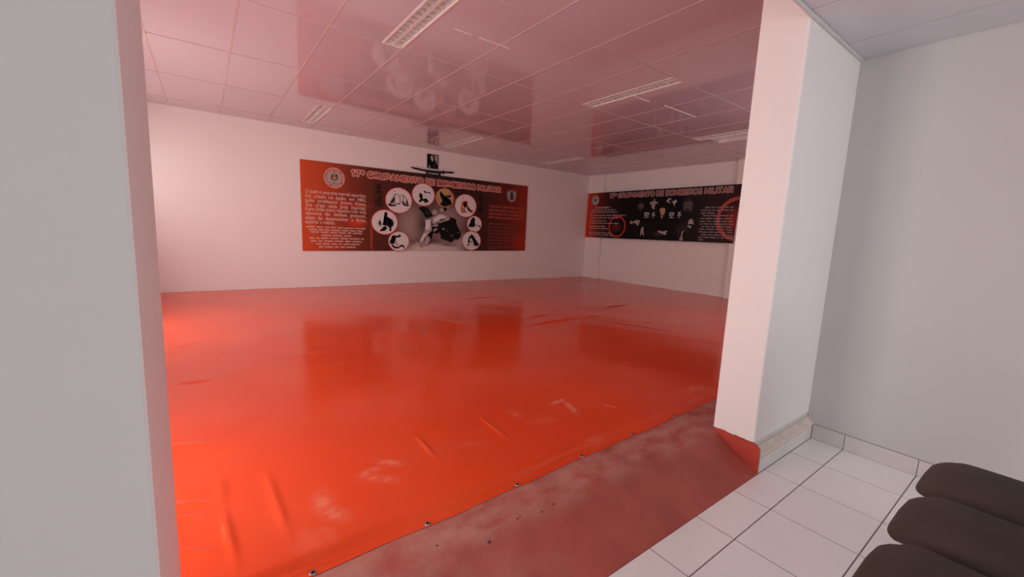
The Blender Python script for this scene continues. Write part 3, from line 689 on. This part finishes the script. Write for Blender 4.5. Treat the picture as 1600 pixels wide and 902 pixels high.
medal(736.6, 376.2, 14.5, 15.2, [
    ('grappling_pair', k3, 'ink', [[(275, 700), (300, 670), (318, 650), (345, 680), (375, 730), (400, 770), (415, 795), (395, 810), (360, 815), (345, 790), (330, 740), (305, 700), (290, 720), (295, 760), (280, 780), (265, 760), (278, 735)], [(255, 790), (290, 785), (285, 805), (255, 805)]]),
    ('white_sleeve', k3, 'palegrey', [[(305, 720), (320, 735), (330, 790), (345, 800), (325, 830), (335, 800), (312, 780), (300, 760)], [(240, 820), (270, 812), (262, 830)]])])

# the large picture of two wrestlers in the middle
big = poly('thrown_fighter', B1, [k1([(585, 375), (640, 385), (690, 410), (695, 470), (720, 540), (755, 585), (765, 640), (745, 690), (700, 710), (660, 700), (640, 740), (600, 748), (555, 725), (480, 700), (460, 690), (470, 640), (440, 600), (400, 620), (375, 590), (350, 610), (300, 770), (260, 800), (310, 720), (270, 640), (300, 590), (330, 540), (340, 480), (420, 450), (500, 440), (560, 430)]),
     k1([(130, 240), (190, 215), (270, 235), (300, 290), (330, 330), (350, 345), (310, 370), (250, 390), (220, 350), (200, 310)]), k1([(500, 210), (545, 215), (550, 270), (520, 290), (500, 250)])], .0020, M['ink'], ban)
g = poly('standing_fighter', B1, [k1([(215, 410), (240, 395), (320, 392), (335, 430), (325, 500), (330, 570), (300, 600), (265, 640), (235, 690), (215, 740), (190, 760), (140, 745), (165, 690), (205, 610), (215, 530), (230, 440)]),
     k1([(325, 385), (390, 350), (440, 325), (490, 325), (540, 350), (590, 385), (600, 400), (570, 425), (520, 430), (490, 450), (430, 460), (410, 480), (350, 478), (320, 440)]),
     k1([(255, 670), (290, 660), (305, 700), (275, 780), (230, 790), (200, 770), (225, 720)]), k1([(70, 780), (110, 740), (140, 750), (130, 800), (90, 805)]), k1([(200, 770), (285, 790), (290, 800), (220, 808)]),
     k1([(340, 490), (410, 485), (430, 500), (400, 515), (345, 512)])], .0026, M['palegrey'], ban)
poly('gi_highlight', B1, [k1([(235, 430), (300, 410), (305, 480), (290, 560), (230, 560), (235, 490)]), k1([(205, 620), (260, 600), (215, 690), (180, 730), (160, 725)]), k1([(360, 400), (440, 340), (500, 345), (545, 380), (480, 395), (400, 440), (360, 450)])], .0030, M['white'], g)
poly('gi_fold', B1, [k1([(430, 420), (470, 400), (510, 405), (540, 395), (500, 420), (460, 435)]), k1([(325, 400), (335, 480), (328, 540), (318, 470)]), k1([(215, 400), (300, 398), (300, 404), (225, 412)]), k1([(385, 445), (440, 455), (500, 452), (450, 470), (400, 470)]), k1([(210, 700), (240, 660), (225, 720), (205, 760)])], .0034, M['darkgrey'], g)
poly('collar_and_hands', B1, [k1([(330, 290), (370, 255), (410, 290), (405, 330), (360, 345), (330, 320)]), k1([(450, 240), (500, 250), (500, 290), (470, 300), (450, 280)]), k1([(350, 570), (375, 540), (415, 545), (400, 565), (375, 575), (360, 600)])], .0030, M['palegrey'], g)
poly('bare_foot', B1, [k1([(135, 760), (190, 765), (215, 800), (195, 825), (160, 825), (140, 800)]), k1([(480, 540), (510, 535), (520, 560), (490, 565)])], .0032, M['skin'], g)
poly('robe_fold', B1, [k1([(600, 640), (650, 620), (640, 660), (610, 680)]), k1([(700, 590), (740, 600), (735, 620), (700, 610)]), k1([(530, 560), (570, 560), (560, 600)]), k1([(240, 270), (285, 330), (280, 350), (240, 300)])], .0024, M['darkgrey'], big)
# small reinforcing eyelets
for p_ in ((471, 251), (822.5, 294), (475, 390)): pass

# ---- second banner, on the right wall
B2 = Plane('X', 8.508)
def banner_mat_2():
    m = bpy.data.materials.new('black_red_banner_print'); m.use_nodes = True; n = m.node_tree; b = n.nodes['Principled BSDF']
    pos = nd(n, 'ShaderNodeNewGeometry').outputs['Position']
    sp = nd(n, 'ShaderNodeSeparateXYZ'); n.links.new(pos, sp.inputs[0])
    mr = nd(n, 'ShaderNodeMapRange'); n.links.new(sp.outputs['Y'], mr.inputs['Value']); mr.inputs['From Min'].default_value = 8.14; mr.inputs['From Max'].default_value = 4.05
    cr = nd(n, 'ShaderNodeValToRGB'); n.links.new(mr.outputs[0], cr.inputs[0]); e = cr.color_ramp.elements
    e[0].position = 0; e[0].color = (.62, .045, .018, 1); e[1].position = 1; e[1].color = (.045, .014, .014, 1)
    for p, c in ((.05, (.45, .035, .016)), (.11, (.14, .016, .012)), (.18, (.035, .010, .010)), (.3, (.008, .006, .007)), (.68, (.007, .006, .007)), (.85, (.03, .018, .019))):
        q = e.new(p); q.color = (*c, 1)
    col = cr.outputs[0]
    def blob(px, py, rx, ry, s, c, sf=1.0):
        nonlocal col
        u, v = B2.px(px, py); col = mix(n, mul(n, ellipse_mask(n, pos, 0, -u, v, rx, ry, 0, 'X', sf), s), col, c)
    blob(963, 355, .22, .14, .8, (.20, .02, .018)); blob(1150, 345, .35, .38, .8, (.38, .03, .022))
    blob(1001, 322, .14, .14, .6, (.06, .05, .05)); blob(1075, 320, .17, .22, .7, (.09, .06, .07)); blob(1066, 360, .25, .22, .5, (.06, .045, .045)); blob(1028, 366, .2, .1, .5, (.08, .06, .05))
    n.links.new(col, b.inputs['Base Color']); b.inputs['Roughness'].default_value = .55; b.inputs['Specular IOR Level'].default_value = .12
    return m
ban2 = empty('banner', (0, 0, 0), 'long black karate banner with red left end and red rings, on the right wall', 'banner')
pn = bmesh.new(); A = [B2.px(914, 370.5), B2.px(1145, 380.5), B2.px(1159, 287.5), B2.px(919.5, 302.5)]
f = [pn.verts.new(B2.w(u, v, 0)) for u, v in A]; k = [pn.verts.new(B2.w(u, v, -.014)) for u, v in A]
pn.faces.new(f); pn.faces.new(k[::-1])
for i_ in range(4): pn.faces.new((f[i_], f[(i_+1) % 4], k[(i_+1) % 4], k[i_]))
obj('banner_sheet', pn, banner_mat_2(), ban2)
p0 = B2.px(952, 306); p1 = B2.px(1147, 297)
stroke_title('title_outline', B2, TI, p0[0]+.03, p1[0]-.03, 2.170, 2.268, .046, .002, mat('muted_rose_print', (.42, .27, .25), .5), ban2)
stroke_title('title_lettering', B2, TI, p0[0]+.03, p1[0]-.03, 2.170, 2.268, .020, .003, mat('dark_rose_fill', (.24, .07, .065), .5), ban2)
k7 = Crop(B2, 910, 290, 130/1173); k8 = Crop(B2, 1030, 280, 130/1117)
cc2 = k7([(185, 210)])[0]; cr2 = poly('crest', B2, [disc(cc2, .14, .14)], .002, M['titlefill'], ban2)
ringm('crest_ring', B2, cc2, .085, .125, .085, .125, .003, M['dimwhite'], cr2)
poly('crest_field', B2, [disc(cc2, .08, .08)], .003, M['palegrey'], cr2)
poly('shield', B2, [[(cc2[0]-.035, cc2[1]+.045), (cc2[0]+.035, cc2[1]+.045), (cc2[0]+.03, cc2[1]-.025), (cc2[0], cc2[1]-.045), (cc2[0]-.03, cc2[1]-.025)]], .004, M['darkgrey'], cr2)
rg = ringm('brush_ring', B2, k7([(487, 578)])[0], .235, .275, .235, .275, .0022, M['redprint'], ban2)
poly('ring_brush_end', B2, [k7([(455, 440), (500, 420), (540, 435), (520, 462), (480, 460)])], .0024, M['redprint'], rg)
cb = k8([(1058, 535)])[0]
ringm('large_brush_ring', B2, cb, .365, .44, .365, .44, .0022, mat('brush_red_print', (.40, .040, .025), .5), ban2, math.radians(92), math.radians(266))
rows = []
for a, b, y_ in ((130, 475, 350), (115, 495, 380), (115, 620, 423), (110, 500, 457), (110, 335, 498), (105, 520, 530), (100, 325, 574), (95, 380, 603), (95, 400, 662), (95, 440, 690)):
    p = k7([(a, y_)])[0]; q = k7([(b, y_)])[0]; rows.append((p[0], q[0], p[1]))
wordbars(rows, B2, .022, 15, 'left_fine_print', .003, M['palegrey'], ban2)
p = k7([(180, 315)])[0]; q = k7([(400, 305)])[0]; wordbars([(p[0], q[0], p[1])], B2, .034, 3, 'heading_print', .003, M['palegrey'], ban2)
rows = []
for a, b, y_ in ((620, 1050, 383), (560, 1050, 422), (560, 750, 458), (590, 1048, 492), (550, 1045, 530), (545, 1045, 567), (545, 1040, 602), (570, 1040, 637), (540, 1030, 672), (530, 1030, 708), (560, 1020, 745), (525, 1010, 778), (520, 590, 812)):
    p = k8([(a, y_)])[0]; q = k8([(min(b, 1000), y_)])[0]; rows.append((p[0], q[0], p[1]))
wordbars(rows, B2, .020, 16, 'right_fine_print', .003, M['dimwhite'], ban2)
def g2(ch, crop, x0, y0, x1, y1):
    a = crop([(x0, y1)])[0]; b = crop([(x1, y0)])[0]; texts('character', B2, [(ch, a[0], b[0], a[1], b[1], 0, 1)], .002, M['white'], ban2)
g2('\u7a7a', k7, 868, 372, 945, 452); g2('\u624b', k7, 975, 375, 1028, 455); g2('\u7a7a', k8, 130, 440, 205, 520); g2('\u624b', k8, 240, 438, 300, 522)
sub = [('fighter_picture', 'dimwhite', k7, [[(950, 240), (985, 225), (1010, 215), (1015, 180), (1025, 185), (1022, 220), (1060, 235), (1070, 265), (1035, 260), (1020, 300), (1020, 335), (1000, 335), (975, 310), (975, 270), (955, 268)]]),
       ('kicking_picture', 'palegrey', k8, [[(95, 295), (125, 258), (155, 255), (170, 270), (140, 280), (130, 295), (155, 325), (130, 320)], [(165, 290), (190, 300), (215, 275), (240, 285), (235, 310), (210, 335), (205, 370), (190, 335), (185, 315)]]),
       ('crouching_picture', 'dimwhite', k7, [[(670, 515), (690, 495), (715, 515), (740, 490), (780, 485), (812, 495), (800, 540), (775, 575), (765, 550), (730, 525), (700, 540), (675, 540)]]),
       ('standing_picture', 'dimwhite', k7, [[(850, 580), (865, 590), (860, 640), (872, 710), (855, 705), (840, 670), (820, 710), (812, 700), (825, 640), (822, 615)]]),
       ('sparring_picture', 'palegrey', k8, [[(385, 610), (395, 560), (420, 535), (445, 535), (465, 600), (460, 610), (430, 600), (405, 605)], [(370, 630), (420, 622), (432, 640), (420, 665), (395, 645)]]),
       ('bowing_picture', 'dimwhite', k8, [[(260, 820), (275, 780), (295, 755), (300, 715), (315, 700), (345, 680), (325, 715), (310, 755), (320, 815), (300, 825)]]),
       ('shadowed_picture', 'smoke', k8, [[(330, 330), (355, 300), (430, 300), (455, 330), (440, 400), (430, 450), (400, 400), (360, 390), (340, 440), (328, 410)]]),
       ('dim_figure_picture', 'smoke', k7, [[(780, 280), (820, 255), (860, 270), (870, 300), (835, 320), (815, 350), (800, 320)]])]
for nm, mm, kk, ps in sub: poly(nm, B2, [kk(p) for p in ps], .0022, M[mm], ban2)
pf = poly('master_portrait', B2, [k8([(8, 405), (25, 392), (50, 388), (75, 398), (82, 430), (75, 460), (60, 485), (30, 485), (12, 450)])], .0024, M['skin'], ban2)
poly('portrait_hair', B2, [k8([(8, 405), (25, 390), (50, 386), (80, 398), (82, 430), (72, 412), (50, 402), (25, 408), (12, 425)])], .0027, M['gold'], pf)
poly('portrait_collar', B2, [k8([(18, 492), (50, 492), (48, 515), (35, 535), (25, 512)])], .0027, M['dimwhite'], pf)
poly('portrait_hands', B2, [k8([(-20, 695), (0, 690), (40, 705), (90, 695), (108, 690), (110, 705), (85, 720), (100, 740), (80, 752), (40, 735), (0, 722)])], .0024, M['palegrey'], pf)

# ------------------------------------------------------------------ portrait, sword and its rack
pc = ony(676.5, 252.5, 8.11)
fr = empty('framed_portrait', (pc.x, YE, pc.z), 'small black framed portrait hanging above the long orange banner', 'picture frame')
w2, h2 = .122, .142
def fb(x0, x1, y0, y1, z0, z1): return (x0, x1, y0, y1, z0, z1)
obj('frame', boxes((-w2, w2, -.022, -.001, h2-.014, h2), (-w2, w2, -.022, -.001, -h2, -h2+.014), (-w2, -w2+.014, -.022, -.001, -h2+.014, h2-.014), (w2-.014, w2, -.022, -.001, -h2+.014, h2-.014)), M['black'], fr)
ph = obj('photo', boxes((-w2+.012, w2-.012, -.012, -.002, -h2+.012, h2-.012)), M['ink'], fr)
FP = Plane('Y', -.013)
def fl(name, pts, m, off, par): return poly(name, FP, [[(x, z) for x, z in pts]], off, M[m], par)
fl('pale_background', [(.02, .125), (.105, .125), (.105, -.05), (.085, -.03), (.07, .03), (.04, .06), (.02, .09)], 'photo_bg', .0005, ph)
fl('face', [(-.045, .10), (-.02, .122), (.015, .12), (.035, .095), (.03, .055), (.01, .02), (-.01, .0), (-.035, .03), (-.05, .065)], 'photo_bg', .0010, ph)
fl('dark_hair', [(.0, .12), (.03, .12), (.05, .09), (.05, .04), (.02, .03), (.025, .07), (.01, .085), (-.01, .08), (.005, .10)], 'ink', .0014, ph)
fl('hand', [(-.09, -.10), (-.07, -.085), (-.05, -.11), (-.05, -.125), (-.09, -.125)], 'palegrey', .0010, ph)
fl('sleeve_fold', [(.02, -.065), (.05, -.06), (.06, -.08), (.03, -.09)], 'darkgrey', .0010, ph)
# rack: two dark bars with a gap on a back plate
a = ony(665.8, 271, 8.10); b = ony(688.2, 271, 8.10); mz = ony(677, 271.6, 8.10).z
rk = empty('sword_rack', ((a.x+b.x)/2, YE, mz), 'small black wall rack holding the sword under the framed portrait', 'sword rack')
hw = (b.x-a.x)/2
obj('side_bracket', boxes((-hw, -hw+.035, -.032, -.024, -.012, .060)), M['black'], rk); obj('side_bracket', boxes((hw-.035, hw, -.032, -.024, -.012, .060)), M['black'], rk)
obj('lower_bar', boxes((-hw, hw, -.060, -.024, -.050, -.014)), M['black'], rk)
obj('pale_strip', boxes((-hw+.04, hw-.04, -.030, -.026, -.006, .012)), M['photo_bg'], rk)
obj('upper_bar', boxes((-hw, hw, -.060, -.024, .016, .034)), M['black'], rk)
for s_ in (-1, 1): obj('wall_peg', boxes((s_*(hw-.02)-.006, s_*(hw-.02)+.006, -.0245, -.0005, .040, .052)), M['black'], rk)
# sword
pts = [(642.5, 261.5), (650, 263.5), (660, 265.8), (670, 267.4), (680, 268.6), (690, 269.2), (693, 269.4)]
YS = 8.060
W = [ony(x, y, YS) for x, y in pts]; zc = W[3].z
sw = empty('sheathed_sword', (W[3].x, YS, zc), 'slim black curved sword with round guard, lying on the wall rack above the banner', 'sword')
def sweep(bm, P, rz, ry):
    rings = []
    for i, p in enumerate(P):
        k = 1 if 0 < i else .6
        rings.append([bm.verts.new((p.x, p.y+ry*k*math.cos(t), p.z+rz*k*math.sin(t))) for t in [2*math.pi*j/10 for j in range(10)]])
    for A_, B_ in zip(rings, rings[1:]):
        for j in range(10): bm.faces.new((A_[j], A_[(j+1) % 10], B_[(j+1) % 10], B_[j]))
    bm.faces.new(rings[0][::-1]); bm.faces.new(rings[-1])
P = [Vector((p.x, 0, p.z))-Vector((W[3].x, 0, zc)) for p in W]
bm = bmesh.new(); sweep(bm, P, .020, .013); obj('scabbard', bm, M['black'], sw)
e0 = P[-1]; e1 = ony(708.5, 270, YS)-Vector((W[3].x, YS, zc)); e1.y = 0
bm = bmesh.new(); sweep(bm, [e0, (e0+e1)/2, e1], .018, .013); obj('grip', bm, M['ink'], sw)
bm = bmesh.new(); cyl(bm, e0-Vector((.006, 0, 0)), e0+Vector((.006, 0, 0)), .038, 20); obj('guard', bm, M['black'], sw)

# ------------------------------------------------------------------ waiting bench
bn = empty('waiting_bench', (2.0, 0, ZF), 'row of three dark brown padded seats on a steel beam, on the white tiles', 'bench')
def cushion(w, d, t, r):
    """soft seat pad: rounded plan, domed top, waterfall front (towards +y)"""
    nu, nv = 28, 32; bm = bmesh.new(); top = []; bot = []
    for j in range(nv+1):
        v = -1+2*j/nv; rt = []; rb = []
        for i in range(nu+1):
            u = -1+2*i/nu
            # square to rounded square
            p = 5.0; m_ = max(abs(u), abs(v)); s = m_/((abs(u)**p+abs(v)**p)**(1/p)) if m_ > 0 else 1
            x = u*s*w/2; y = v*s*d/2
            e = (abs(u)**p+abs(v)**p)**(1/p) if m_ > 0 else 0; e = m_
            dome = math.sqrt(max(0, 1-e**5))
            cr = 1-.35*u*u
            z = t*.5*dome*cr + (-.035*max(0, v-.55)**2/.2) - .006
            zb = -t*.42*dome + (-.02*max(0, v-.55)**2/.2) - .006
            rt.append(bm.verts.new((x, y, z))); rb.append(bm.verts.new((x, y, zb)) if 0 < i < nu and 0 < j < nv else rt[-1])
        top.append(rt); bot.append(rb)
    for j in range(nv):
        for i in range(nu):
            bm.faces.new((top[j][i], top[j][i+1], top[j+1][i+1], top[j+1][i]))
            vs = [bot[j][i], bot[j+1][i], bot[j+1][i+1], bot[j][i+1]]
            if len(set(vs)) == 4:
                try: bm.faces.new(vs)
                except ValueError: pass
    return bm
for xc in (1.575, 2.005, 2.445):
    st = obj('seat', cushion(.392, .50, .122, .1), M['brown'], bn, smooth=True); st.location = (xc-2.0, .015, .425)
    sh = bmesh.new(); bx(sh, -.165, .165, -.20, .19, -.052, -.042); o = obj('seat_shell', sh, M['shell'], st, bevel=.008)
    bk = obj('backrest', cushion(.405, .40, .07, .1), M['brown'], bn, smooth=True); bk.location = (xc-2.0, -.30, .66); bk.rotation_euler = (math.radians(100), 0, 0)
    br = obj('bracket', boxes((xc-2.0-.03, xc-2.0+.03, -.27, -.255, .33, .62), (xc-2.0-.03, xc-2.0+.03, -.27, .03, .33, .345), (xc-2.0-.03, xc-2.0+.03, -.03, .03, .345, .373)), M['shell'], bn)
obj('beam', boxes((-.72, .72, -.02, .03, .285, .33)), M['steel'], bn, bevel=.004)
for s in (-.52, .52):
    obj('leg', boxes((s-.02, s+.02, -.01, .02, .03, .285)), M['shell'], bn)
    obj('foot', boxes((s-.025, s+.025, -.26, .22, .0, .03)), M['shell'], bn, bevel=.006)
